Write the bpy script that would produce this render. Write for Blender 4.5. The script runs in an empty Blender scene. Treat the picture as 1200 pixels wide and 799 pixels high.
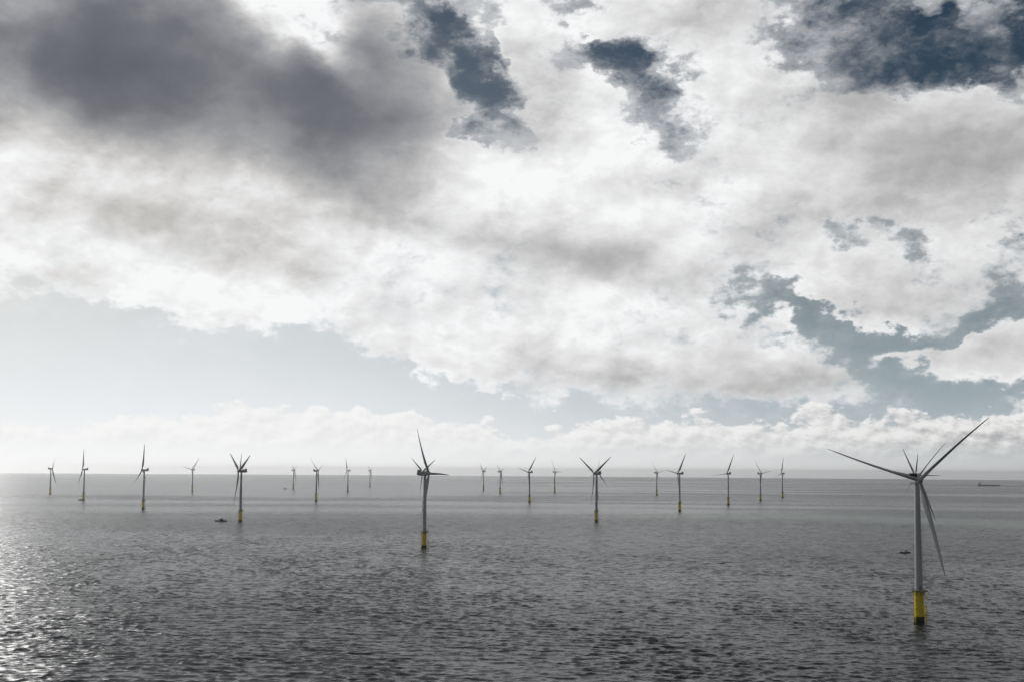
import bpy, math, random
import numpy as np
from mathutils import Matrix, Vector, Euler

R_EARTH = 6.371e6
EYE = 83.0                      # camera height above the water
PW, PH, FPX = 1200.0, 799.0, 1333.0
PITCH, ROLL = math.radians(4.0), 0.0068
SHIFT = (151.0 - FPX * math.tan(PITCH)) / PW
SUN_AZ, SUN_EL = math.radians(-42.0), math.radians(13.0)   # azimuth from +Y (view axis), + is right

scene = bpy.context.scene
col = scene.collection

# ------------------------------------------------------------------ camera
cam_d = bpy.data.cameras.new('camera')
cam = bpy.data.objects.new('camera', cam_d)
col.objects.link(cam)
cam_d.sensor_width = 36.0
cam_d.lens = 36.0 * FPX / PW
cam_d.shift_y = SHIFT
cam_d.clip_start = 1.0
cam_d.clip_end = 200000.0
CAM_R = Matrix.Rotation(math.pi / 2 + PITCH, 3, 'X') @ Matrix.Rotation(ROLL, 3, 'Z')
cam.matrix_world = Matrix.Translation((0, 0, EYE)) @ CAM_R.to_4x4()
scene.camera = cam


def ray(px, py):
    """world direction seen at a place of the 1200 x 799 photograph"""
    v = Vector(((px - PW / 2) / FPX, ((PH / 2 - py) + SHIFT * PW) / FPX, -1.0))
    return (CAM_R @ v).normalized()


def azel(px, py):
    d = ray(px, py)
    return math.atan2(d.x, d.y), math.asin(d.z)


def on_sea(px, py):
    """the point of the curved sea seen at (px, py)"""
    d = ray(px, py)
    h = math.hypot(d.x, d.y)
    k = -d.z / h                                    # EYE + r^2/2R = k r
    a, b, c = 1 / (2 * R_EARTH), -k, EYE
    r = (-b - math.sqrt(max(b * b - 4 * a * c, 0))) / (2 * a)
    return Vector((d.x / h * r, d.y / h * r, -r * r / (2 * R_EARTH)))


# ------------------------------------------------------------------ render settings
scene.render.engine = 'CYCLES'
scene.view_settings.view_transform = 'Standard'
scene.view_settings.look = 'None'
scene.view_settings.exposure = 0.0
scene.view_settings.gamma = 1.0
scene.view_settings.use_curve_mapping = False
cy = scene.cycles
cy.use_denoising = True
cy.max_bounces = 6
cy.diffuse_bounces = 2
cy.glossy_bounces = 3
cy.volume_bounces = 4
cy.sample_clamp_indirect = 4.0
cy.sample_clamp_direct = 6.0


# ------------------------------------------------------------------ node helpers
class Nodes:
    def __init__(self, tree):
        self.t = tree
        tree.nodes.clear()

    def new(self, kind, **props):
        n = self.t.nodes.new(kind)
        for k, v in props.items():
            setattr(n, k, v)
        return n

    def put(self, sock, v):
        if v is None:
            return
        if isinstance(v, bpy.types.NodeSocket):
            self.t.links.new(v, sock)
        else:
            sock.default_value = v

    def m(self, op, a, b=None, c=None, clamp=False):
        n = self.new('ShaderNodeMath', operation=op, use_clamp=clamp)
        for i, v in enumerate((a, b, c)):
            self.put(n.inputs[i], v)
        return n.outputs[0]

    def add(self, a, b): return self.m('ADD', a, b)
    def sub(self, a, b): return self.m('SUBTRACT', a, b)
    def mul(self, a, b): return self.m('MULTIPLY', a, b)
    def mad(self, a, b, c): return self.m('MULTIPLY_ADD', a, b, c)

    def vm(self, op, a, b=None, scale=None):
        n = self.new('ShaderNodeVectorMath', operation=op)
        self.put(n.inputs[0], a)
        self.put(n.inputs[1], b)
        if scale is not None:
            self.put(n.inputs['Scale'], scale)
        return n.outputs['Value'] if op in ('DOT_PRODUCT', 'LENGTH') else n.outputs[0]

    def comb(self, x, y, z=0.0):
        n = self.new('ShaderNodeCombineXYZ')
        for i, v in enumerate((x, y, z)):
            self.put(n.inputs[i], v)
        return n.outputs[0]

    def sep(self, v):
        n = self.new('ShaderNodeSeparateXYZ')
        self.put(n.inputs[0], v)
        return n.outputs

    def noise(self, vec, scale, detail=6.0, rough=0.55, lac=2.0, dist=0.0, kind='FBM'):
        n = self.new('ShaderNodeTexNoise', noise_dimensions='3D', noise_type=kind)
        self.put(n.inputs['Vector'], vec)
        for k, v in (('Scale', scale), ('Detail', detail), ('Roughness', rough), ('Lacunarity', lac), ('Distortion', dist)):
            self.put(n.inputs[k], v)
        return n.outputs[0], n.outputs[1]

    def smooth(self, v, lo, hi, a=0.0, b=1.0):
        n = self.new('ShaderNodeMapRange', interpolation_type='SMOOTHSTEP')
        for k, x in zip(('Value', 'From Min', 'From Max', 'To Min', 'To Max'), (v, lo, hi, a, b)):
            self.put(n.inputs[k], x)
        return n.outputs[0]

    def lin(self, v, lo, hi, a=0.0, b=1.0):
        n = self.new('ShaderNodeMapRange', interpolation_type='LINEAR', clamp=True)
        for k, x in zip(('Value', 'From Min', 'From Max', 'To Min', 'To Max'), (v, lo, hi, a, b)):
            self.put(n.inputs[k], x)
        return n.outputs[0]

    def ramp(self, v, stops, interp='LINEAR'):
        n = self.new('ShaderNodeValToRGB')
        r = n.color_ramp
        r.interpolation = interp
        while len(r.elements) < len(stops):
            r.elements.new(0.5)
        for e, (p, c) in zip(r.elements, stops):
            e.position = p
            e.color = (*c, 1.0)
        self.put(n.inputs[0], v)
        return n.outputs[0]

    def mix(self, f, a, b, blend='MIX'):
        n = self.new('ShaderNodeMix', data_type='RGBA', blend_type=blend)
        self.put(n.inputs[0], f)
        self.put(n.inputs[6], a if isinstance(a, bpy.types.NodeSocket) else (*a, 1.0))
        self.put(n.inputs[7], b if isinstance(b, bpy.types.NodeSocket) else (*b, 1.0))
        return n.outputs[2]

    def curve(self, v, pts):
        """float curve through (x, y) points, both within 0..1"""
        n = self.new('ShaderNodeFloatCurve')
        c = n.mapping.curves[0]
        while len(c.points) < len(pts):
            c.points.new(0.5, 0.5)
        for p, (x, y) in zip(c.points, pts):
            p.location = (x, y)
        n.mapping.update()
        self.put(n.inputs[1], v)
        return n.outputs[0]


# ------------------------------------------------------------------ sky (world)
UNIT = 13.33                    # one unit of azimuth / elevation is about a hundred photo pixels


def uv(px, py):
    a, e = azel(px, py)
    return a * UNIT, e * UNIT


def build_world():
    world = bpy.data.worlds.new('World')
    scene.world = world
    world.use_nodes = True
    N = Nodes(world.node_tree)
    out = N.new('ShaderNodeOutputWorld')
    bg = N.new('ShaderNodeBackground')
    N.t.links.new(bg.outputs[0], out.inputs[0])
    tc = N.new('ShaderNodeTexCoord')
    D = tc.outputs['Generated']
    x, y, z = N.sep(D)
    zc = N.m('MAXIMUM', z, 0.0)
    U = N.mul(N.m('ARCTAN2', x, y), UNIT)
    V = N.mul(N.m('ARCSINE', zc), UNIT)
    UVv = N.comb(U, V)

    sky = N.new('ShaderNodeTexSky', sky_type='NISHITA', sun_disc=False)
    sky.sun_elevation = SUN_EL
    sky.sun_rotation = SUN_AZ
    sky.altitude = 0.0
    sky.air_density = 1.0
    sky.dust_density = 1.4
    sky.ozone_density = 2.0
    clear = N.vm('SCALE', sky.outputs[0], scale=0.05)
    # deep polarised blue between the clouds
    hs = N.new('ShaderNodeHueSaturation')
    hs.inputs['Saturation'].default_value = 1.2
    hs.inputs['Value'].default_value = 0.53
    N.put(hs.inputs['Color'], clear)
    clear = hs.outputs[0]

    sdir = Vector((math.sin(SUN_AZ) * math.cos(SUN_EL), math.cos(SUN_AZ) * math.cos(SUN_EL), math.sin(SUN_EL)))
    cosS = N.vm('DOT_PRODUCT', D, tuple(sdir))
    toward = N.smooth(cosS, -0.6, 1.0)               # clouds between us and the sun are the brightest

    # cloud noise space: slightly flattened toward the horizon
    C = N.comb(N.mul(x, UNIT), N.mul(y, UNIT), N.mul(V, 1.55))

    def off(du, dv):                                  # the same space a little nearer the sun
        return N.vm('ADD', C, (du, 0.0, dv * 1.55))

    _, w1 = N.noise(C, 0.42, 3, 0.5)
    _, w2 = N.noise(C, 1.7, 7, 0.6)
    w1 = N.vm('SCALE', N.vm('SUBTRACT', w1, (0.5, 0.5, 0.5)), scale=1.3)
    w2 = N.vm('SCALE', N.vm('SUBTRACT', w2, (0.5, 0.5, 0.5)), scale=1.25)
    Wsoft = N.vm('ADD', UVv, w1)
    W = N.vm('ADD', Wsoft, w2)

    def blobs(vec, items, start=0.0):
        tot = start
        for (px, py, rx, ry, rot, amp) in items:
            u0, v0 = uv(px, py)
            mp = N.new('ShaderNodeMapping', vector_type='TEXTURE')
            N.put(mp.inputs[0], vec)
            mp.inputs['Location'].default_value = (u0, v0, 0)
            mp.inputs['Rotation'].default_value = (0, 0, math.radians(-rot))   # rot: clockwise in the picture
            mp.inputs['Scale'].default_value = (rx / 100, ry / 100, 100.0)
            g = N.new('ShaderNodeTexGradient', gradient_type='SPHERICAL')
            N.put(g.inputs[0], mp.outputs[0])
            s = N.smooth(g.outputs[1], 0.0, 0.95)
            tot = N.mad(s, amp, tot)
        return tot

    f1, _ = N.noise(C, 0.75, 9, 0.56, 2.1)
    f1s, _ = N.noise(off(-0.16, 0.20), 0.75, 9, 0.56, 2.1)
    f2, _ = N.noise(C, 3.2, 6, 0.6)
    fine = N.sub(f2, 0.5)
    big = N.sub(f1, 0.5)

    def puffs(vec, scale):                            # rounded heads of cumulus
        n = N.new('ShaderNodeTexVoronoi', voronoi_dimensions='3D', feature='F1', normalize=True)
        _, wv = N.noise(vec, scale * 1.4, 4, 0.6)
        N.put(n.inputs['Vector'], N.vm('ADD', vec, N.vm('SCALE', N.vm('SUBTRACT', wv, (0.5, 0.5, 0.5)), scale=0.9 / scale)))
        for k, v in (('Scale', scale), ('Detail', 3.0), ('Roughness', 0.5), ('Lacunarity', 2.3)):
            n.inputs[k].default_value = v
        return N.sub(0.42, n.outputs['Distance'])
    puff = puffs(C, 1.5)
    puff_s = puffs(off(-0.09, 0.12), 1.5)

    # ---- lower edge of the cloud deck, and the gap of clear air below it
    edge_pts = [(0, 338), (140, 352), (270, 388), (400, 395), (520, 446), (640, 462), (790, 472), (930, 474), (1010, 470), (1200, 440)]
    curve = []
    for px, py in edge_pts:
        u, v = uv(px, py)
        curve.append(((u + 7) / 14, v / 4))
    curve = [(0.0, curve[0][1])] + curve + [(1.0, curve[-1][1])]
    b = N.mul(N.curve(N.lin(U, -7, 7), curve), 4.0)
    w2s = N.sep(w2)
    Vw = N.add(V, N.mul(w2s[1], 0.85))
    deck = N.smooth(N.sub(Vw, b), -0.30, 0.26, -0.62, 0.44)

    holes = [
        (430, 2, 90, 34, 5, -0.8), (495, 25, 110, 46, 48, -1.3), (545, 85, 100, 52, 62, -1.6), (570, 138, 72, 52, 60, -1.5),
        (560, 2, 50, 34, 0, -0.5), (700, 64, 96, 38, 10, -0.9), (750, 68, 100, 48, 0, -1.1), (757, 112, 56, 64, 0, -1.0),
        (775, 160, 46, 50, 40, -0.55), (690, 0, 60, 22, 0, -0.6), (628, 132, 50, 40, 0, -0.35),
        (1000, 35, 130, 95, 10, -1.25), (1090, 40, 170, 95, 0, -1.2), (1180, 50, 130, 85, 0, -1.0), (1045, 92, 80, 44, 10, -0.5),
        (985, 285, 36, 24, 0, -0.6), (1056, 292, 42, 30, 30, -0.6), (1175, 268, 60, 26, 0, -0.35),
        (868, 335, 70, 38, 35, -0.75), (905, 352, 70, 32, 20, -0.5), (958, 366, 90, 40, 20, -0.75), (1010, 388, 90, 34, 10, -0.7),
        (1090, 394, 120, 32, -6, -0.85), (1150, 380, 80, 32, -20, -0.7), (1194, 338, 55, 62, 0, -0.9),
        (1010, 432, 130, 60, 15, -0.9), (1080, 455, 130, 40, 0, -0.9), (960, 405, 70, 34, 20, -0.4), (1150, 470, 110, 24, 0, -0.4),
    ]
    adds = [
        (1085, 418, 150, 44, 0, 0.75), (1185, 425, 110, 66, 0, 0.85), (1130, 400, 80, 30, -10, 0.35), (900, 440, 160, 50, 10, 0.5),
        (850, 60, 150, 90, 0, 0.4), (1000, 175, 320, 90, 0, 0.4), (640, 200, 200, 130, 0, 0.4), (1100, 115, 120, 40, 0, 0.6),
        (610, 40, 70, 60, 0, 0.4), (250, 130, 400, 180, 0, 0.5), (1188, 455, 70, 24, 0, 0.5), (1035, 42, 60, 40, -30, 0.6), (990, 20, 24, 50, 10, 0.2),
    ]
    th = N.add(deck, blobs(W, holes + adds))
    th = N.mad(big, 1.3, th)
    th = N.mad(puff, 0.6, th)
    soft, _ = N.noise(C, 0.55, 2, 0.5)
    soft = N.smooth(soft, 0.32, 0.56)                 # torn, wispy edges here, crisp ones there
    th = N.mad(fine, N.lin(soft, 0.0, 1.0, 0.35, 1.3), th)
    f3, _ = N.noise(C, 8.0, 4, 0.6)
    th = N.mad(N.sub(f3, 0.5), N.lin(soft, 0.0, 1.0, 0.35, 0.9), th)

    # ---- low bank of small cumulus along the horizon
    top_pts = [(0, 500), (110, 492), (250, 486), (330, 484), (430, 478), (520, 492), (560, 482), (600, 500), (660, 488), (740, 492),
               (800, 474), (860, 486), (930, 480), (1000, 486), (1060, 484), (1120, 490), (1150, 492), (1200, 484)]
    tcurve = []
    for px, py in top_pts:
        u, v = uv(px, py)
        tcurve.append(((u + 7) / 14, v / 4))
    tcurve = [(0.0, tcurve[0][1])] + tcurve + [(1.0, tcurve[-1][1])]
    t = N.mul(N.curve(N.lin(U, -7, 7), tcurve), 4.0)
    Cs = N.comb(N.mul(x, UNIT), N.mul(y, UNIT), N.mul(V, 1.7))
    s1, _ = N.noise(Cs, 1.9, 9, 0.60, 2.1)
    s1s, _ = N.noise(N.vm('ADD', Cs, (-0.05, 0, 0.09)), 1.9, 9, 0.60, 2.1)
    s1 = N.sub(s1, 0.5)
    s1s = N.sub(s1s, 0.5)
    s0, _ = N.noise(Cs, 0.5, 3, 0.5)
    bank = N.sub(t, N.sub(V, N.add(N.mul(s1, 1.0), N.mul(N.sub(s0, 0.53), 0.6))))         # > 0 inside
    bank_a = N.smooth(bank, 0.0, 0.07)
    bank_floor = N.smooth(N.add(V, N.mul(s1, 0.35)), 0.05, 0.42)
    bank_a = N.mul(bank_a, bank_floor)

    # ---- light in the deck: thin and sunward parts white, thick parts grey
    darks = [
        (20, 25, 600, 180, 3, 0.75), (-40, 40, 360, 150, 0, 0.95), (290, 90, 380, 160, 12, 0.7), (430, 125, 180, 140, 35, 0.65), (570, 190, 130, 70, 0, -0.25),
        (250, 272, 165, 56, 8, 0.36), (140, 262, 130, 50, 0, 0.12), (370, 328, 80, 40, 0, 0.16), (335, -5, 80, 85, 0, -1.1), (388, 42, 95, 40, 50, -1.0),
        (640, 298, 200, 66, 8, 0.40), (730, 325, 140, 50, 15, 0.16), (720, 443, 180, 44, 8, 0.34), (640, 430, 180, 50, 0, 0.10),
        (1170, 205, 200, 100, -10, 0.42), (1040, 170, 260, 100, 10, 0.12), (1005, 105, 150, 70, 20, 0.20), (850, 255, 190, 80, 0, 0.14),
        (1080, 335, 180, 50, 5, 0.22), (960, 270, 220, 60, 0, 0.10), (850, 410, 100, 40, 10, 0.2), (930, 455, 100, 30, 10, 0.22),
        (610, 130, 90, 120, 0, 0.26), (120, 185, 360, 90, 4, 0.10), (840, 15, 150, 50, 0, 0.16),
        (1160, 415, 100, 30, 0, 0.14),
    ]
    dk = blobs(N.vm('ADD', UVv, N.vm('ADD', N.vm('SCALE', w1, scale=0.5), N.vm('SCALE', w2, scale=0.35))), darks, 0.0)
    dvar, _ = N.noise(N.vm('ADD', C, w1), 0.42, 6, 0.5)
    dk = N.mad(dk, N.lin(dvar, 0.28, 0.70, 0.40, 1.25), -0.04)
    # outside the picture the deck goes on unseen, made darker so the sea reflects less light
    inside = N.mul(N.smooth(N.m('ABSOLUTE', U), 6.6, 8.0, 1.0, 0.0), N.smooth(V, 5.6, 7.2, 1.0, 0.0))
    roll, _ = N.noise(C, 0.16, 4, 0.5)
    dk = N.add(dk, N.mul(N.sub(1.0, inside), N.lin(roll, 0.30, 0.66, 0.7, 1.8)))
    g1, _ = N.noise(C, 0.62, 5, 0.46, 2.1)
    g1s, _ = N.noise(off(-0.20, 0.26), 0.62, 5, 0.46, 2.1)
    dk = N.mad(N.smooth(th, -0.1, 0.9), 0.20, dk)
    dk = N.mad(N.sub(g1s, g1), 1.25, dk)
    dk = N.mad(N.sub(f1s, f1), 0.18, dk)
    dk = N.mad(N.sub(puff_s, puff), 0.65, dk)
    dk = N.mad(N.sub(g1, 0.5), 0.35, dk)
    dk = N.mad(fine, 0.035, dk)
    dk = N.sub(1.0, N.m('POWER', 2.71828, N.mul(dk, -1.0)))      # thick cloud darkens ever more slowly
    cloud = N.ramp(dk, [(0.0, (0.92, 0.923, 0.93)), (0.2, (0.74, 0.742, 0.748)), (0.4, (0.515, 0.513, 0.516)),
                        (0.6, (0.32, 0.325, 0.342)), (0.8, (0.160, 0.167, 0.188)), (1.0, (0.080, 0.087, 0.108))], 'LINEAR')
    warm = N.mul(N.smooth(U, -4.5, -1.0, 1.0, 0.25), N.smooth(V, 4.6, 2.6))       # low sun warms the undersides on its side
    warm = N.mul(warm, N.smooth(dk, 0.05, 0.35))
    cloud = N.mix(N.mul(warm, 0.45), cloud, N.vm('MULTIPLY', cloud, (1.05, 1.0, 0.92)))
    glow = N.lin(toward, 0.0, 0.9, 0.55, 1.02)
    cloud = N.vm('SCALE', cloud, scale=glow)
    alpha = N.smooth(th, N.lin(soft, 0, 1, -0.08, -0.40), N.lin(soft, 0, 1, 0.24, 0.62))
    wisp, _ = N.noise(N.vm('ADD', C, N.vm('SCALE', w2, scale=0.8)), 1.1, 8, 0.62)
    wisp = N.mul(N.smooth(wisp, 0.36, 0.70), N.smooth(V, 1.0, 3.2, 0.12, 0.62))
    wisp = N.mul(wisp, N.smooth(th, -1.7, 0.0))
    wisp = N.m('MAXIMUM', wisp, N.mul(N.smooth(th, -0.75, 0.15), N.mul(N.lin(soft, 0, 1, 0.2, 0.55), N.smooth(V, 1.2, 3.6, 0.35, 1.0))))
    alpha = N.m('MAXIMUM', alpha, wisp)

    # ---- pale moist air toward the horizon (brighter under the sun)
    azw = N.smooth(cosS, 0.46, 0.985)
    azl = N.smooth(cosS, 0.30, 0.90)                  # the glare low over the sea spreads wider
    hq = N.mul(V, N.lin(azw, 0.0, 1.0, 0.50, 0.33))
    hz = N.m('POWER', 2.71828, N.mul(N.mul(hq, hq), -1.0))
    air = N.mix(azw, (0.31, 0.395, 0.45), (0.71, 0.765, 0.81))
    base = N.mix(hz, clear, air)
    hz1 = N.m('POWER', 2.71828, N.mul(V, N.lin(azl, 0.0, 1.0, -2.6, -0.95)))
    base = N.mix(hz1, base, N.mix(azl, (0.60, 0.615, 0.62), (0.95, 0.955, 0.96)))
    colr = N.mix(alpha, base, cloud)

    bk = N.mad(N.sub(s1s, s1), 4.2, 0.26)
    bk = N.add(bk, N.smooth(bank, 0.0, 0.6, -0.05, 0.16))
    bankc = N.ramp(bk, [(0.0, (0.88, 0.875, 0.86)), (0.35, (0.66, 0.65, 0.64)), (0.7, (0.42, 0.42, 0.425)), (1.0, (0.33, 0.335, 0.34))])
    bankc = N.mix(N.lin(azl, 0, 1, 0.0, 0.82), bankc, (0.94, 0.94, 0.935))
    colr = N.mix(N.mul(bank_a, 0.9), colr, bankc)
    # last degree above the water
    hz2 = N.m('POWER', 2.71828, N.mul(V, -5.0))
    air2 = N.mix(azl, (0.58, 0.585, 0.585), (0.96, 0.96, 0.955))
    colr = N.mix(N.mul(hz2, 0.9), colr, air2)
    N.put(bg.inputs[0], colr)
    bg.inputs[1].default_value = 1.0
    world.cycles.sampling_method = 'MANUAL'
    world.cycles.sample_map_resolution = 256


build_world()

# ------------------------------------------------------------------ sun
sun_d = bpy.data.lights.new('sun', 'SUN')
sun_d.energy = 1.4
sun_d.angle = math.radians(34.0)      # veiled by the broken cloud
sun_d.color = (1.0, 0.98, 0.95)
sun = bpy.data.objects.new('sun', sun_d)
col.objects.link(sun)
_sd = Vector((math.sin(SUN_AZ) * math.cos(SUN_EL), math.cos(SUN_AZ) * math.cos(SUN_EL), math.sin(SUN_EL)))
sun.rotation_euler = _sd.to_track_quat('Z', 'Y').to_euler()
sun.location = _sd * 500


# ------------------------------------------------------------------ sea
def ocean_tile(n, size, wind, wdir, lo, hi, seed):
    """height field of a wind sea from a directional spectrum, as a periodic tile"""
    rng = np.random.default_rng(seed)
    k1 = np.fft.fftfreq(n, d=size / n) * 2 * np.pi
    kx, ky = np.meshgrid(k1, k1, indexing='ij')
    k = np.hypot(kx, ky)
    k[0, 0] = 1e-6
    L = wind * wind / 9.81
    cosw = (kx * math.cos(wdir) + ky * math.sin(wdir)) / k
    ph = np.exp(-1 / (k * L) ** 2) / k ** 4 * (0.015 + np.abs(cosw) ** 7)
    lam = 2 * np.pi / k
    ph *= (lam > lo) & (lam < hi)
    amp = np.sqrt(ph) * (rng.normal(size=k.shape) + 1j * rng.normal(size=k.shape))
    h = np.fft.ifft2(amp).real
    h = h / h.std()
    return np.clip(h, -2.2, 2.2) + 0.10 * np.clip(h, -2.2, 2.2) ** 2                     # sharper crests, flatter troughs


def sample(tile, size, x, y, ang):
    n = tile.shape[0]
    c, s = math.cos(ang), math.sin(ang)
    u = ((x * c + y * s) / size * n) % n
    v = ((-x * s + y * c) / size * n) % n
    i, j = u.astype(int), v.astype(int)
    a, b = u - i, v - j
    i1, j1 = (i + 1) % n, (j + 1) % n
    i, j = i % n, j % n
    return (tile[i, j] * (1 - a) * (1 - b) + tile[i1, j] * a * (1 - b) + tile[i, j1] * (1 - a) * b + tile[i1, j1] * a * b)


def sea_material():
    m = bpy.data.materials.new('sea_water')
    m.use_nodes = True
    N = Nodes(m.node_tree)
    out = N.new('ShaderNodeOutputMaterial')
    p = N.new('ShaderNodeBsdfPrincipled')
    N.t.links.new(p.outputs[0], out.inputs[0])
    geo = N.new('ShaderNodeNewGeometry')
    P = geo.outputs['Position']
    # wind ripples as small random slopes, longer along the crests
    mp = N.new('ShaderNodeMapping')
    N.put(mp.inputs[0], P)
    mp.inputs['Rotation'].default_value = (0, 0, math.radians(-5))
    mp.inputs['Scale'].default_value = (0.30, 1.0, 1.0)
    _, r1 = N.noise(mp.outputs[0], 0.22, 4, 0.65)
    _, r2 = N.noise(mp.outputs[0], 0.75, 3, 0.6)
    # wind patches and slicks: long streaks across the sea, imitating bands of cloud shadow
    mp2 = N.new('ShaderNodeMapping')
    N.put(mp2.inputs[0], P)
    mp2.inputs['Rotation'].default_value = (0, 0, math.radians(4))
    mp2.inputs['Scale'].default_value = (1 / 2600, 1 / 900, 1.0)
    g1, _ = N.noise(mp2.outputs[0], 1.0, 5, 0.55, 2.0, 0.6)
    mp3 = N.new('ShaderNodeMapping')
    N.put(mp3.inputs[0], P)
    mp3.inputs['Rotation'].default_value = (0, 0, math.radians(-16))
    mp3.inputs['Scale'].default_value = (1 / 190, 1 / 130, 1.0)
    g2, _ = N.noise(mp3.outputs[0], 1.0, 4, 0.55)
    ps = N.sep(P)                                     # flatter ripples far left to imitate glare, rougher far right to imitate cloud shadow
    light_bias = N.mul(N.smooth(ps[1], 2000, 4200), N.smooth(ps[0], -1200, 1600, 0.16, -0.05))
    calm = N.smooth(N.sub(g1, light_bias), 0.42, 0.60, 1.0, 0.0)
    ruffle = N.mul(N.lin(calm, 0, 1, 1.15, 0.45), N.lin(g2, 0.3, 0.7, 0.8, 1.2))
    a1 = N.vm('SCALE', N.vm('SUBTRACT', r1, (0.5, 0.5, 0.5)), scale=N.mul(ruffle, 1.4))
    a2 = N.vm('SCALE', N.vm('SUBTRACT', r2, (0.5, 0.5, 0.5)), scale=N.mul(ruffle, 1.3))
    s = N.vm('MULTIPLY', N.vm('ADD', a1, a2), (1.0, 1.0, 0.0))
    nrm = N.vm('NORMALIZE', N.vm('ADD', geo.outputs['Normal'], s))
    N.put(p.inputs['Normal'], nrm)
    # the water itself: grey-green, with a paler green band: shallows, their sunlight put into the base colour
    px = N.sep(P)
    wv, _ = N.noise(P, 1 / 700, 4, 0.55)
    band = N.sub(N.add(px[1], N.mul(px[0], 0.62)), 2480.0)
    band = N.add(band, N.mul(N.sub(wv, 0.5), 900.0))
    bm = N.mul(N.smooth(band, -330, -60), N.smooth(band, 60, 330, 1.0, 0.0))
    bm = N.mul(bm, N.smooth(px[0], 60, 420))
    bm = N.mul(bm, N.lin(g1, 0.35, 0.6, 0.35, 1.0))
    water = N.mix(N.mul(bm, 0.9), (0.008, 0.017, 0.024), (0.21, 0.29, 0.215))
    N.put(p.inputs['Base Color'], water)
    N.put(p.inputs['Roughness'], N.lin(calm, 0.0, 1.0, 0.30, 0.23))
    p.inputs['IOR'].default_value = 1.333
    return m


def build_sea():
    amax = math.radians(36)
    fine = np.linspace(-amax, amax, 900)
    step = fine[1] - fine[0]
    coarse = np.linspace(amax, 2 * math.pi - amax, 72)[1:-1]
    ang = np.concatenate([fine, coarse])                       # full circle, fine in front
    rad = [0.0 + 90.0]
    while rad[-1] < 2600:
        rad.append(rad[-1] * (1.0031 if rad[-1] > 300 else 1.012))
    while rad[-1] < 36000:
        rad.append(rad[-1] * 1.05)
    rad = np.array(rad)
    A, Rr = np.meshgrid(ang, rad)
    X, Y = Rr * np.sin(A), Rr * np.cos(A)
    t1 = ocean_tile(900, 520.0, 3.7, 0.0, 3.6, 24.0, 3)
    t2 = ocean_tile(512, 210.0, 2.8, 0.0, 2.2, 8.0, 8)
    fade1 = np.clip((2600 - Rr) / 1500, 0, 1)
    fade2 = np.clip((1500 - Rr) / 900, 0, 1)
    front = np.clip((amax * 0.98 - np.abs(np.where(A > math.pi, A - 2 * math.pi, A))) / 0.05, 0, 1)
    patch = 0.9 + 0.2 * sample(t1, 9000.0, X, Y, 0.4).clip(-1, 1)
    Z = (0.205 * sample(t1, 520.0, X, Y, math.radians(80)) * fade1 + 0.118 * sample(t2, 210.0, X, Y, math.radians(103)) * fade2) * front * patch
    Z = Z - Rr ** 2 / (2 * R_EARTH)
    nr, na = A.shape
    co = np.stack([X, Y, Z], -1).reshape(-1, 3)
    co = np.vstack([co, [[0, 0, 0]]])
    i = np.arange(nr - 1)[:, None] * na
    j = np.arange(na)[None, :]
    j2 = (j + 1) % na
    quads = np.stack([i + j, i + j2, i + na + j2, i + na + j], -1).reshape(-1, 4)
    quads = quads[:, ::-1]
    cen = nr * na
    tri = np.stack([np.arange(na), np.full(na, cen), (np.arange(na) + 1) % na], -1)[:, ::-1]
    me = bpy.data.meshes.new('sea')
    nv, nq, nt = len(co), len(quads), len(tri)
    me.vertices.add(nv)
    me.vertices.foreach_set('co', co.astype(np.float32).ravel())
    me.loops.add(nq * 4 + nt * 3)
    me.loops.foreach_set('vertex_index', np.concatenate([quads.ravel(), tri.ravel()]).astype(np.int32))
    me.polygons.add(nq + nt)
    starts = np.concatenate([np.arange(nq) * 4, nq * 4 + np.arange(nt) * 3]).astype(np.int32)
    me.polygons.foreach_set('loop_start', starts)
    me.polygons.foreach_set('use_smooth', np.ones(nq + nt, dtype=bool))
    me.update(calc_edges=True)
    me.validate()
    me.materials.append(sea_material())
    o = bpy.data.objects.new('sea', me)
    col.objects.link(o)
    o['kind'] = 'structure'
    o['label'] = 'choppy grey sea reaching the horizon'
    # upward normals
    if me.polygons[nq // 2].normal.z < 0:
        me.flip_normals()
    return o


build_sea()


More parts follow.
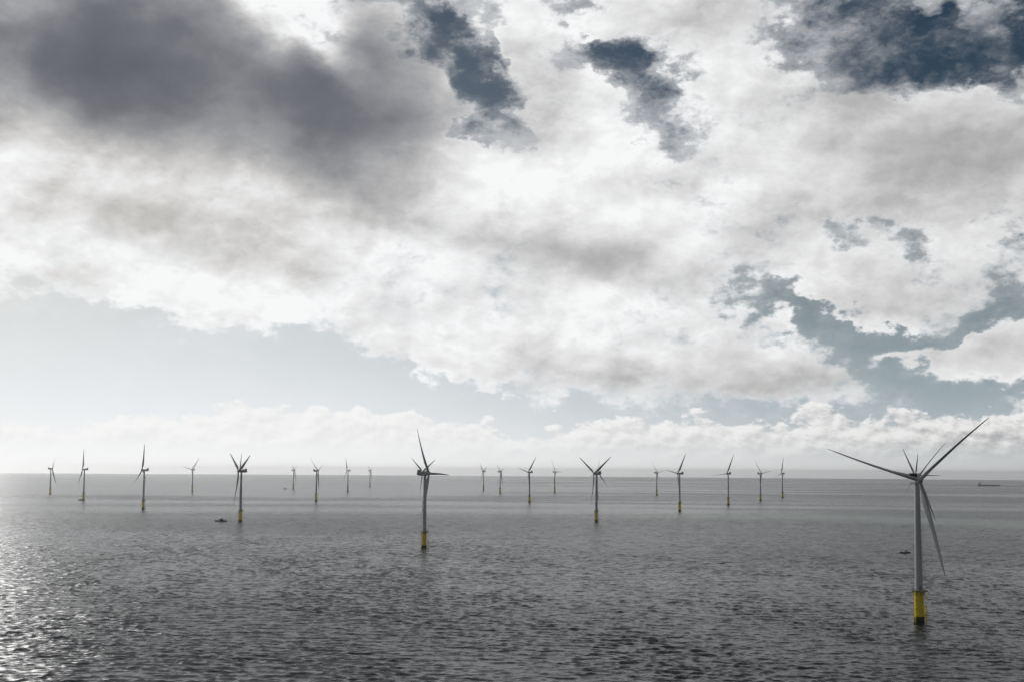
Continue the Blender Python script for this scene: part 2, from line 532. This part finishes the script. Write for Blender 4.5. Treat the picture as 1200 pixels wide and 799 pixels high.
# ------------------------------------------------------------------ mesh helpers
class MB:
    """collects shapes and links them as one mesh object"""
    def __init__(self):
        self.v, self.f = [], []

    def raw(self, vs, fs, M=None):
        o = len(self.v)
        self.v += [tuple(M @ Vector(p)) if M else tuple(p) for p in vs]
        self.f += [tuple(i + o for i in f) for f in fs]

    def lathe(self, prof, n=24, M=None, cap=True):
        """prof: list of (radius, z)"""
        vs, fs = [], []
        for r, z in prof:
            for k in range(n):
                a = 2 * math.pi * k / n
                vs.append((r * math.cos(a), r * math.sin(a), z))
        for i in range(len(prof) - 1):
            for k in range(n):
                k2 = (k + 1) % n
                fs.append((i * n + k, i * n + k2, (i + 1) * n + k2, (i + 1) * n + k))
        if cap:
            fs.append(tuple(range(n))[::-1])
            fs.append(tuple((len(prof) - 1) * n + k for k in range(n)))
        self.raw(vs, fs, M)

    def tube(self, a, b, r, n=6):
        a, b = Vector(a), Vector(b)
        d = b - a
        M = Matrix.Translation(a) @ d.to_track_quat('Z', 'Y').to_matrix().to_4x4()
        self.lathe([(r, 0), (r, d.length)], n, M)

    def box(self, c, s, M=None):
        x, y, z = c
        a, b, h = s[0] / 2, s[1] / 2, s[2] / 2
        vs = [(x + i * a, y + j * b, z + k * h) for i in (-1, 1) for j in (-1, 1) for k in (-1, 1)]
        fs = [(0, 1, 3, 2), (4, 6, 7, 5), (0, 4, 5, 1), (2, 3, 7, 6), (0, 2, 6, 4), (1, 5, 7, 3)]
        self.raw(vs, fs, M)

    def loft(self, rings, M=None, cap=True):
        n = len(rings[0])
        vs = [p for r in rings for p in r]
        fs = []
        for i in range(len(rings) - 1):
            for k in range(n):
                k2 = (k + 1) % n
                fs.append((i * n + k, i * n + k2, (i + 1) * n + k2, (i + 1) * n + k))
        if cap:
            fs.append(tuple(range(n))[::-1])
            fs.append(tuple((len(rings) - 1) * n + k for k in range(n)))
        self.raw(vs, fs, M)

    def ring(self, r, z, tr, n=28, m=6, c=(0, 0)):
        vs, fs = [], []
        for i in range(n):
            a = 2 * math.pi * i / n
            for j in range(m):
                b = 2 * math.pi * j / m
                q = r + tr * math.cos(b)
                vs.append((c[0] + q * math.cos(a), c[1] + q * math.sin(a), z + tr * math.sin(b)))
        for i in range(n):
            for j in range(m):
                i2, j2 = (i + 1) % n, (j + 1) % m
                fs.append((i * m + j, i2 * m + j, i2 * m + j2, i * m + j2))
        self.raw(vs, fs)

    def mesh(self, name, mat, smooth=35):
        me = bpy.data.meshes.new(name)
        me.from_pydata(self.v, [], self.f)
        me.materials.append(mat)
        if smooth:
            me.polygons.foreach_set('use_smooth', [True] * len(me.polygons))
            me.update()
            me.set_sharp_from_angle(angle=math.radians(smooth))
        me.update()
        return me


def link(name, me, parent=None, M=None):
    o = bpy.data.objects.new(name, me)
    col.objects.link(o)
    if parent:
        o.parent = parent
    if M is not None:
        o.matrix_local = M
    return o


def thing(name, label, cat, loc, rz=0.0, group=None):
    o = bpy.data.objects.new(name, None)
    col.objects.link(o)
    o.empty_display_size = 2.0
    o.location = loc
    o.rotation_euler = (0, 0, rz)
    o['label'] = label
    o['category'] = cat
    if group:
        o['group'] = group
    return o


def paint(name, c, rough=0.45, vary=0.10, scale=0.4, metal=0.0, streak=0.0, streakc=(0.12, 0.09, 0.06)):
    m = bpy.data.materials.new(name)
    m.use_nodes = True
    N = Nodes(m.node_tree)
    out = N.new('ShaderNodeOutputMaterial')
    p = N.new('ShaderNodeBsdfPrincipled')
    N.t.links.new(p.outputs[0], out.inputs[0])
    tc = N.new('ShaderNodeTexCoord')
    n1, _ = N.noise(tc.outputs['Object'], scale, 4, 0.6)
    lo = tuple(v * (1 - vary) for v in c)
    hi = tuple(min(v * (1 + vary), 0.9) for v in c)
    cc = N.mix(N.lin(n1, 0.3, 0.7), lo, hi)
    if streak:
        mp = N.new('ShaderNodeMapping')
        N.put(mp.inputs[0], tc.outputs['Object'])
        mp.inputs['Scale'].default_value = (2.2, 2.2, 0.12)
        n2, _ = N.noise(mp.outputs[0], 1.0, 5, 0.65)
        cc = N.mix(N.mul(N.smooth(n2, 0.5, 0.75), streak), cc, streakc)
    N.put(p.inputs['Base Color'], cc)
    N.put(p.inputs['Roughness'], N.lin(n1, 0.3, 0.7, rough - 0.06, rough + 0.08))
    p.inputs['Metallic'].default_value = metal
    return m


M_TOWER = paint('tower_paint', (0.50, 0.505, 0.51), 0.5, 0.06, 0.15, streak=0.16, streakc=(0.30, 0.28, 0.25))
M_BLADE = paint('blade_gelcoat', (0.42, 0.425, 0.43), 0.5, 0.05, 0.1)
M_NAC = paint('nacelle_gelcoat', (0.40, 0.405, 0.41), 0.5, 0.07, 0.3, streak=0.2)
M_DARK = paint('dark_grille', (0.05, 0.052, 0.055), 0.6, 0.15, 1.0)
M_YEL = paint('traffic_yellow', (0.90, 0.66, 0.003), 0.45, 0.05, 0.4, streak=0.2, streakc=(0.42, 0.25, 0.015))
M_GROWTH = paint('marine_growth', (0.018, 0.017, 0.014), 0.8, 0.4, 1.2)
M_GRATE = paint('galvanised_grating', (0.10, 0.10, 0.085), 0.65, 0.2, 1.0)
M_RAIL = paint('rail_yellow', (0.38, 0.27, 0.03), 0.55, 0.15, 0.8)
M_HULLD = paint('hull_dark', (0.03, 0.034, 0.04), 0.5, 0.2, 0.5)
M_WHITE = paint('boat_white', (0.72, 0.72, 0.71), 0.45, 0.05, 0.5, streak=0.1)
M_GLASS = paint('window_tint', (0.02, 0.022, 0.025), 0.12, 0.1, 0.5)
M_DECK = paint('deck_grey', (0.20, 0.20, 0.19), 0.7, 0.15, 0.6)
M_ORANGE = paint('hull_orange', (0.55, 0.14, 0.03), 0.5, 0.1, 0.6)
M_SHIPHULL = paint('ship_hull', (0.33, 0.335, 0.35), 0.55, 0.15, 0.05, streak=0.2)

# ------------------------------------------------------------------ wind turbine parts (metres, origin at the waterline)
HUB_Z, BLADE_L, HUB_R = 78.6, 52.6, 1.65
OVERHANG = 4.6
PLAT_Z = 17.6


def blade_mesh():
    secs = [  # r/L, chord, thickness ratio, twist deg, prebend
        (0.0, 2.1, 1.0, 14, 0), (0.035, 2.1, 1.0, 14, 0), (0.09, 2.7, 0.70, 14, 0), (0.15, 3.55, 0.44, 13, 0), (0.20, 3.95, 0.34, 12, 0),
        (0.28, 3.7, 0.28, 9.5, 0.05), (0.38, 3.2, 0.25, 7, 0.15), (0.5, 2.65, 0.22, 5, 0.35), (0.62, 2.15, 0.20, 3.2, 0.7), (0.74, 1.7, 0.18, 2, 1.15),
        (0.85, 1.3, 0.17, 1, 1.65), (0.93, 0.95, 0.16, 0.3, 2.05), (0.98, 0.55, 0.16, 0, 2.3), (1.0, 0.12, 0.2, 0, 2.4)]
    n = 18
    rings = []
    for t, c, th, tw, pb in secs:
        ring = []
        w = min(max((t - 0.035) / 0.15, 0), 1)
        for k in range(n):
            a = 2 * math.pi * k / n
            cx = 0.5 * math.cos(a)                           # -0.5 .. 0.5 along the chord
            round_ = (cx * c, 0.5 * c * math.sin(a) * th)
            xx = 0.5 + cx
            yt = 5 * th * (0.2969 * math.sqrt(max(xx, 0)) - 0.126 * xx - 0.3516 * xx ** 2 + 0.2843 * xx ** 3 - 0.1036 * xx ** 4)
            foil = ((0.30 - xx) * -c, yt * c * (1 if math.sin(a) >= 0 else -1) + 0.03 * c * math.sin(math.pi * xx))
            X = round_[0] * (1 - w) + foil[0] * w
            Yv = round_[1] * (1 - w) + foil[1] * w
            ta = math.radians(tw)
            ring.append((X * math.cos(ta) - Yv * math.sin(ta), X * math.sin(ta) + Yv * math.cos(ta) - pb, HUB_R * 0.75 + t * BLADE_L))
        rings.append(ring)
    b = MB()
    b.loft(rings)
    return b.mesh('blade', M_BLADE, 50)


def super_ring(w, h, y, n=24, e=3.2, zoff=0.0):
    out = []
    for k in range(n):
        a = 2 * math.pi * k / n
        c, s = math.cos(a), math.sin(a)
        out.append((w / 2 * math.copysign(abs(c) ** (2 / e), c), y, zoff + h / 2 * math.copysign(abs(s) ** (2 / e), s)))
    return out


def make_parts():
    P = {}
    b = MB()
    b.lathe([(2.66, -9), (2.66, 3.4), (2.5, 3.4)], 32)
    P['monopile'] = b.mesh('monopile', M_GROWTH)
    b = MB()
    b.lathe([(2.45, 3.39), (2.45, 16.2), (2.6, 16.2), (2.6, 16.6), (2.45, 16.6), (2.45, 17.2)], 32)
    b.ring(2.46, 7.6, 0.09)
    b.ring(2.46, 12.0, 0.07)
    P['transition_piece'] = b.mesh('transition_piece', M_YEL)
    # working platform, wider toward the boat landing
    b = MB()
    n = 40
    rim = []
    for k in range(n):
        a = 2 * math.pi * k / n
        r = 3.85 + 1.2 * max(0, math.cos(a)) ** 3
        rim.append((r * math.cos(a), r * math.sin(a)))
    b.loft([[(x, y, PLAT_Z - 0.42) for x, y in rim], [(x, y, PLAT_Z) for x, y in rim]])
    for k in range(8):                                      # brackets below the deck
        a = 2 * math.pi * (k + 0.5) / 8
        b.tube((2.4 * math.cos(a), 2.4 * math.sin(a), 15.0), (3.6 * math.cos(a), 3.6 * math.sin(a), PLAT_Z - 0.3), 0.12)
    P['platform'] = b.mesh('platform', M_GRATE)
    b = MB()
    for k in range(n):
        (x, y), (x2, y2) = rim[k], rim[(k + 1) % n]
        x, y, x2, y2 = x * .97, y * .97, x2 * .97, y2 * .97
        if k % 2 == 0:
            b.tube((x, y, PLAT_Z - 0.05), (x, y, PLAT_Z + 1.2), 0.045, 5)
        for hz in (0.15, 0.62, 1.18):
            b.tube((x, y, PLAT_Z + hz), (x2, y2, PLAT_Z + hz), 0.04, 5)
    P['railing'] = b.mesh('railing', M_RAIL)
    b = MB()                                                # small service crane
    b.tube((3.5, 2.0, PLAT_Z - 0.05), (3.5, 2.0, PLAT_Z + 2.6), 0.16, 8)
    b.tube((3.5, 2.0, PLAT_Z + 2.5), (5.9, 1.4, PLAT_Z + 3.3), 0.11, 8)
    b.tube((5.85, 1.41, PLAT_Z + 3.3), (5.85, 1.41, PLAT_Z + 1.9), 0.03, 5)
    P['davit_crane'] = b.mesh('davit_crane', M_RAIL)
    b = MB()                                                # ladder with its two fender tubes
    for s in (-1, 1):
        b.tube((4.25, s * 0.95, -3.5), (4.25, s * 0.95, 9.5), 0.24, 8)
        for z in (1.0, 4.6, 8.9):
            b.tube((2.2, s * 0.8, z + 0.5), (4.25, s * 0.95, z), 0.13, 6)
        b.tube((3.75, s * 0.3, -2), (3.75, s * 0.3, PLAT_Z + 1.0), 0.06, 6)
    z = -1.5
    while z < PLAT_Z:
        b.tube((3.75, -0.3, z), (3.75, 0.3, z), 0.035, 5)
        z += 0.6
    P['boat_landing'] = b.mesh('boat_landing', M_YEL)
    b = MB()                                                # cable pipe on the other side
    b.tube((-3.15, 0.5, -6), (-3.15, 0.5, 16.4), 0.22, 8)
    b.tube((-3.15, -0.9, -6), (-3.15, -0.9, 16.4), 0.17, 8)
    for z in (3.0, 8.0, 13.0):
        b.box((-2.75, -0.2, z), (0.85, 1.9, 0.22))
    P['cable_pipe'] = b.mesh('cable_pipe', M_YEL)
    # tower in three cans with a slim flange between them
    b = MB()
    r0, r1, z0, z1 = 2.18, 1.42, 17.2, HUB_Z - 2.0
    prof = []
    for t in (0.0, 0.36, 0.70, 1.0):
        r, z = r0 + (r1 - r0) * t, z0 + (z1 - z0) * t
        if 0 < t < 1:
            prof += [(r, z - 0.14), (r + 0.05, z - 0.12), (r + 0.05, z + 0.12), (r, z + 0.14)]
        else:
            prof.append((r, z))
    b.lathe(prof, 36)
    P['tower'] = b.mesh('tower', M_TOWER, 40)
    b = MB()
    b.box((0, -2.16, PLAT_Z + 1.55), (0.95, 0.12, 2.3))
    b.box((0, -2.2, PLAT_Z + 2.85), (1.3, 0.5, 0.10))
    P['tower_door'] = b.mesh('tower_door', M_DECK, 0)
    # nacelle: local frame, rotor toward -Y, origin at the rotor axis above the tower
    b = MB()
    rings = []
    for y, w, h, zo in ((-2.7, 2.6, 2.7, 0), (-2.3, 3.3, 3.4, 0), (-1.2, 3.8, 3.9, 0.05), (3.0, 3.95, 4.05, 0.1), (6.6, 3.9, 3.95, 0.1), (8.4, 3.6, 3.3, 0.3), (9.0, 3.0, 2.5, 0.5)):
        rings.append(super_ring(w, h, y, zoff=zo))
    b.loft(rings)
    b.lathe([(1.55, -2.3), (1.62, -1.0)], 24)               # yaw collar
    P['nacelle'] = b.mesh('nacelle', M_NAC, 40)
    b = MB()                                                # radiator across the roof at the rear
    b.box((0, 7.6, 3.1), (4.1, 0.75, 2.1))
    b.box((0, 6.9, 4.2), (4.3, 2.4, 0.16))
    for s in (-1, 1):
        b.box((s * 2.08, 6.9, 3.1), (0.14, 2.3, 2.1))
        b.tube((s * 1.5, 5.2, 1.9), (s * 1.9, 6.6, 4.0), 0.09)
    P['cooler'] = b.mesh('cooler', M_DARK, 0)
    b = MB()
    b.tube((0.9, 7.9, 4.1), (0.9, 7.9, 6.0), 0.05)
    b.lathe([(0.16, 0), (0.16, 0.3)], 8, Matrix.Translation((0.9, 7.9, 5.9)))
    P['wind_mast'] = b.mesh('wind_mast', M_DARK, 0)
    b = MB()                                                # spinner: lathe about -Y
    Mx = Matrix.Rotation(math.pi / 2, 4, 'X')               # +Z -> -Y
    b.lathe([(1.45, -1.75), (1.72, -1.5), (1.80, -0.4), (1.72, 0.7), (1.45, 1.5), (1.0, 2.1), (0.5, 2.42), (0.05, 2.5)], 28, Mx)
    P['hub'] = b.mesh('hub', M_NAC, 50)
    P['blade'] = blade_mesh()
    return P


PARTS = make_parts()
TILT = math.radians(6.0)


def turbine(px, py, psi, theta, label, land=20.0, mini=False):
    """px, py: where its foot stands in the photograph; psi: how far the rotor is turned from facing us (deg, + right);
    theta: turn of the first blade from upright, clockwise as seen from in front of the rotor's own camera side"""
    p = on_sea(px, py)
    t = thing('wind_turbine', label, 'wind turbine', p, 0.0, 'wind turbines standing in the sea')
    view = math.atan2(p.x, p.y)
    base = Matrix.Rotation(math.radians(land), 4, 'Z')
    link('monopile', PARTS['monopile'], t, base)
    link('transition_piece', PARTS['transition_piece'], t, base)
    pl = link('platform', PARTS['platform'], t, base)
    link('railing', PARTS['railing'], pl)
    link('davit_crane', PARTS['davit_crane'], pl)
    link('boat_landing', PARTS['boat_landing'], t, base)
    link('cable_pipe', PARTS['cable_pipe'], t, base)
    tw = link('tower', PARTS['tower'], t)
    link('door', PARTS['tower_door'], tw)
    yaw = Matrix.Rotation(math.radians(psi) - view, 4, 'Z')      # rotor looks along -Y, i.e. at the camera, turned by psi
    N = Matrix.Translation((0, 0, HUB_Z)) @ yaw
    na = link('nacelle', PARTS['nacelle'], t, N)
    link('cooler', PARTS['cooler'], na)
    link('wind_mast', PARTS['wind_mast'], na)
    H = N @ Matrix.Rotation(-TILT, 4, 'X') @ Matrix.Translation((0, -OVERHANG, 0))
    link('hub', PARTS['hub'], t, H)
    for k in range(3):
        link('blade', PARTS['blade'], t, H @ Matrix.Rotation(math.radians(theta + 120 * k), 4, 'Y') @ Matrix.Rotation(math.radians(52), 4, 'Z'))
    return t


TURBINES = [
    # foot x, y, psi, theta, label
    (1077.5, 729, 18, 46.5, 'largest and nearest wind turbine, rotor facing the viewer, far right of the sea'),
    (1075.6, 639, 27, 40, 'second turbine in line behind the nearest one, hidden but for a thick raised blade'),
    (1075.0, 611, -38, -32, 'third turbine in line behind the nearest one, slim blade reaching up to the left'),
    (1075.0, 596, -40, 4, 'farthest turbine in line behind the nearest one, one small blade pointing straight up'),
    (497.0, 642, 67, -30, 'second largest wind turbine, left of centre, tallest blade leaning left and one blade pointing right'),
    (496.6, 597, -58, -60, 'smaller turbine hidden behind the tower of the large turbine left of centre'),
    (281.5, 611, -70, 60, 'dark wind turbine beside the small workboat, two blades up in a V'),
    (281.8, 580, -70, 0, 'pale turbine hidden behind the one beside the workboat, one faint blade upright'),
    (698.8, 611, -56, 58, 'wind turbine right of centre with two blades spread in a wide V, yellow base'),
    (699.8, 583, 58, 14, 'small faint turbine hidden behind the wide V turbine right of centre'),
    (167.8, 596, -74, -5, 'backlit turbine on yellow base, one blade upright, third from the left edge'),
    (97.8, 585.5, -80, -20, 'turbine second from the left edge, with a small boat at its foot'),
    (58.6, 578.5, 68, 38, 'leftmost turbine, thin and pale, standing in the bright glare'),
    (225.3, 575.5, -52, 40, 'small pale turbine between the upright-blade turbine and the one by the workboat'),
    (343.7, 572.5, 74, 57, 'tiny faint turbine with nearly closed blades, right of the turbine by the workboat'),
    (370.3, 586.5, 65, -55, 'mid-distance turbine with thin yellow base, halfway between workboat and large turbine'),
    (407.5, 575.5, -68, -28, 'small grey turbine next left of the tiniest one, blade tilted up left'),
    (433.4, 569.5, 72, 60, 'tiniest turbine, just left of the large left-of-centre turbine'),
    (566.6, 574.0, -70, -52, 'very faint small turbine, first to the right of the large left-of-centre turbine'),
    (586.0, 577.5, 68, -58, 'small turbine with blades in a Y, beside the very faint one near centre'),
    (620.4, 588.0, -60, 40, 'slim grey turbine just right of centre, single blade leaning right'),
    (650.0, 576.5, 60, -32, 'small pale turbine between the slim centre turbine and the wide V turbine'),
    (769.6, 580.0, 56, -42, 'small light turbine right of the wide V turbine, flat wide Y blades'),
    (796.5, 598.5, -64, 36, 'turbine with bright yellow base at the near end of the pale green water band'),
    (853.5, 591.0, -46, 22, 'turbine with short yellow base amid dark water, one blade nearly level to the left'),
    (891.2, 586.0, 58, -40, 'small turbine in a pair on the dark water, blade tilted up left'),
    (917.0, 582.5, -48, 5, 'small turbine in a pair on dark water, one blade straight up, nearer the big turbine'),
]
for px, py, psi, th, lab in TURBINES:
    turbine(px, py, psi, th, lab)


# ------------------------------------------------------------------ boats
def hull_rings(L, B, D, T, bow=0.35, n=15):
    """side-to-side hull sections from stern to bow along +X; each ring is an open U closed by the deck"""
    rings = []
    for i in range(n):
        t = i / (n - 1)
        x = -L / 2 + L * t
        k = max(0.0, (t - (1 - bow)) / bow)
        w = B / 2 * math.sqrt(max(1 - k ** 2.2, 0.0)) * (0.92 + 0.08 * min(t * 6, 1))
        w = max(w, 0.03)
        sheer = D + 0.35 * D * k * k
        rake = 0.10 * L * k * k
        rings.append([(x + rake, -w, sheer), (x + rake * .4, -w * 0.92, 0.1), (x, -w * 0.55, -T), (x, w * 0.55, -T), (x + rake * .4, w * 0.92, 0.1), (x + rake, w, sheer)])
    return rings


def crew_boat(px, py, heading, label, L=15.0, hullmat=None, tiny=False):
    p = on_sea(px, py)
    t = thing('work_boat', label, 'boat', p, math.radians(heading))
    s = L / 15.0
    hm = hullmat or M_HULLD
    b = MB()
    for sd in (-1, 1):                                      # twin hulls
        b.loft([[(x, y + sd * 2.0 * s, z) for x, y, z in r] for r in hull_rings(L, 1.9 * s, 1.3 * s, 0.8 * s)])
    b.box((-0.4 * s, 0, 1.35 * s), (13.0 * s, 5.7 * s, 0.5 * s))
    b.box((6.1 * s, 0, 1.5 * s), (0.5 * s, 4.6 * s, 0.9 * s))          # bow fender
    link('hull', b.mesh('hull', hm), t)
    b = MB()
    b.loft([[(-2.4 * s, -2.2 * s, 1.6 * s), (3.0 * s, -2.2 * s, 1.6 * s), (3.0 * s, 2.2 * s, 1.6 * s), (-2.4 * s, 2.2 * s, 1.6 * s)],
            [(-2.3 * s, -2.0 * s, 3.0 * s), (2.6 * s, -2.0 * s, 3.0 * s), (2.6 * s, 2.0 * s, 3.0 * s), (-2.3 * s, 2.0 * s, 3.0 * s)],
            [(-2.0 * s, -1.8 * s, 4.1 * s), (1.6 * s, -1.8 * s, 4.1 * s), (1.6 * s, 1.8 * s, 4.1 * s), (-2.0 * s, 1.8 * s, 4.1 * s)]])
    wh = link('wheelhouse', b.mesh('wheelhouse', hm if tiny else M_WHITE, 20), t)
    for sd in (-1, 1):
        b = MB()
        b.box((0.1 * s, sd * 1.96 * s, 3.4 * s), (3.6 * s, 0.16 * s, 0.7 * s))
        link('window', b.mesh('window', M_GLASS, 0), wh)
    b = MB()
    b.box((2.22 * s, 0, 3.45 * s), (0.3 * s, 3.3 * s, 0.7 * s))
    link('window', b.mesh('window', M_GLASS, 0), wh)
    b = MB()
    b.tube((-1.2 * s, 0, 4.05 * s), (-1.4 * s, 0, 7.4 * s), 0.09 * s)
    b.tube((-1.3 * s, -0.9 * s, 6.0 * s), (-1.3 * s, 0.9 * s, 6.0 * s), 0.06 * s)
    b.box((-1.1 * s, 0, 5.2 * s), (0.4 * s, 1.6 * s, 0.25 * s))
    link('mast', b.mesh('mast', M_WHITE), t)
    b = MB()
    for sd in (-1, 1):
        for k in range(8):
            x = (-6.4 + k * 1.75) * s
            b.tube((x, sd * 2.75 * s, 1.55 * s), (x, sd * 2.75 * s, 2.6 * s), 0.04 * s, 5)
        b.tube((-6.4 * s, sd * 2.75 * s, 2.6 * s), (5.85 * s, sd * 2.75 * s, 2.6 * s), 0.045 * s, 5)
    link('railing', b.mesh('railing', M_DECK), t)
    return t


def cargo_ship(px, py, heading, label, L=150.0):
    p = on_sea(px, py)
    t = thing('cargo_ship', label, 'ship', p, math.radians(heading))
    b = MB()
    b.loft(hull_rings(L, 23.0, 8.0, 6.0, 0.2, 21))
    link('hull', b.mesh('hull', M_SHIPHULL), t)
    b = MB()
    b.box((-60, 0, 13.5), (16, 20, 11.0))
    b.box((-59, 0, 21.5), (12, 17, 5.0))
    b.box((-58.5, 0, 25.5), (9, 22, 3.0))
    su = link('superstructure', b.mesh('superstructure', M_WHITE, 0), t)
    b = MB()
    b.box((-53.9, 0, 25.7), (0.4, 20, 1.3))
    link('window', b.mesh('window', M_GLASS, 0), su)
    b = MB()
    b.box((-70, 0, 15.5), (6, 7, 15.0))
    link('funnel', b.mesh('funnel', M_WHITE, 0), t)
    for i in range(5):
        b = MB()
        b.box((-38 + i * 20, 0, 9.1), (16, 17, 2.4))
        link('hatch_cover', b.mesh('hatch_cover', M_DECK, 0), t)
    b = MB()
    b.tube((-30, 0, 7.8), (-30, 0, 24.0), 1.3, 8)
    b.tube((-30, 0, 22.5), (-48, 0, 28.0), 0.8, 8)
    link('deck_crane', b.mesh('deck_crane', M_WHITE), t)
    b = MB()
    b.tube((66, 0, 8.5), (66, 0, 19.0), 0.45, 8)
    link('mast', b.mesh('mast', M_WHITE), t)
    return t


crew_boat(259.5, 610.6, 186, 'dark low workboat left of the turbine with a V of blades', L=17.0, tiny=True)
crew_boat(1060.5, 647.6, 216, 'small dark boat with a white cabin just left of the nearest turbine tower', L=12.0)
crew_boat(94.8, 585.9, 175, 'tiny dark boat touching the foot of the turbine second from left', L=13.0, tiny=True)
crew_boat(334.3, 572.6, 180, 'tiny distant boat left of the faint turbine with closed blades', L=15.0, tiny=True)
cargo_ship(1157.5, 569.0, -2, 'long grey cargo ship with white superstructure near the horizon at far right')


# ------------------------------------------------------------------ haze over the sea
def build_haze():
    b = MB()
    S = 38500.0
    z0, z1 = -38000.0 ** 2 / (2 * R_EARTH) - 1.5, 138.0
    b.box((0, 0, (z0 + z1) / 2), (2 * S, 2 * S, z1 - z0))
    m = bpy.data.materials.new('sea_haze')
    m.use_nodes = True
    N = Nodes(m.node_tree)
    out = N.new('ShaderNodeOutputMaterial')
    v = N.new('ShaderNodeVolumePrincipled')
    v.inputs['Color'].default_value = (0.985, 0.99, 0.995, 1)
    v.inputs['Density'].default_value = 3.0e-5
    v.inputs['Anisotropy'].default_value = 0.66
    N.t.links.new(v.outputs[0], out.inputs['Volume'])
    o = link('haze', b.mesh('haze', m, 0))
    o['kind'] = 'stuff'
    o['label'] = 'thin pale haze over the sea'


build_haze()
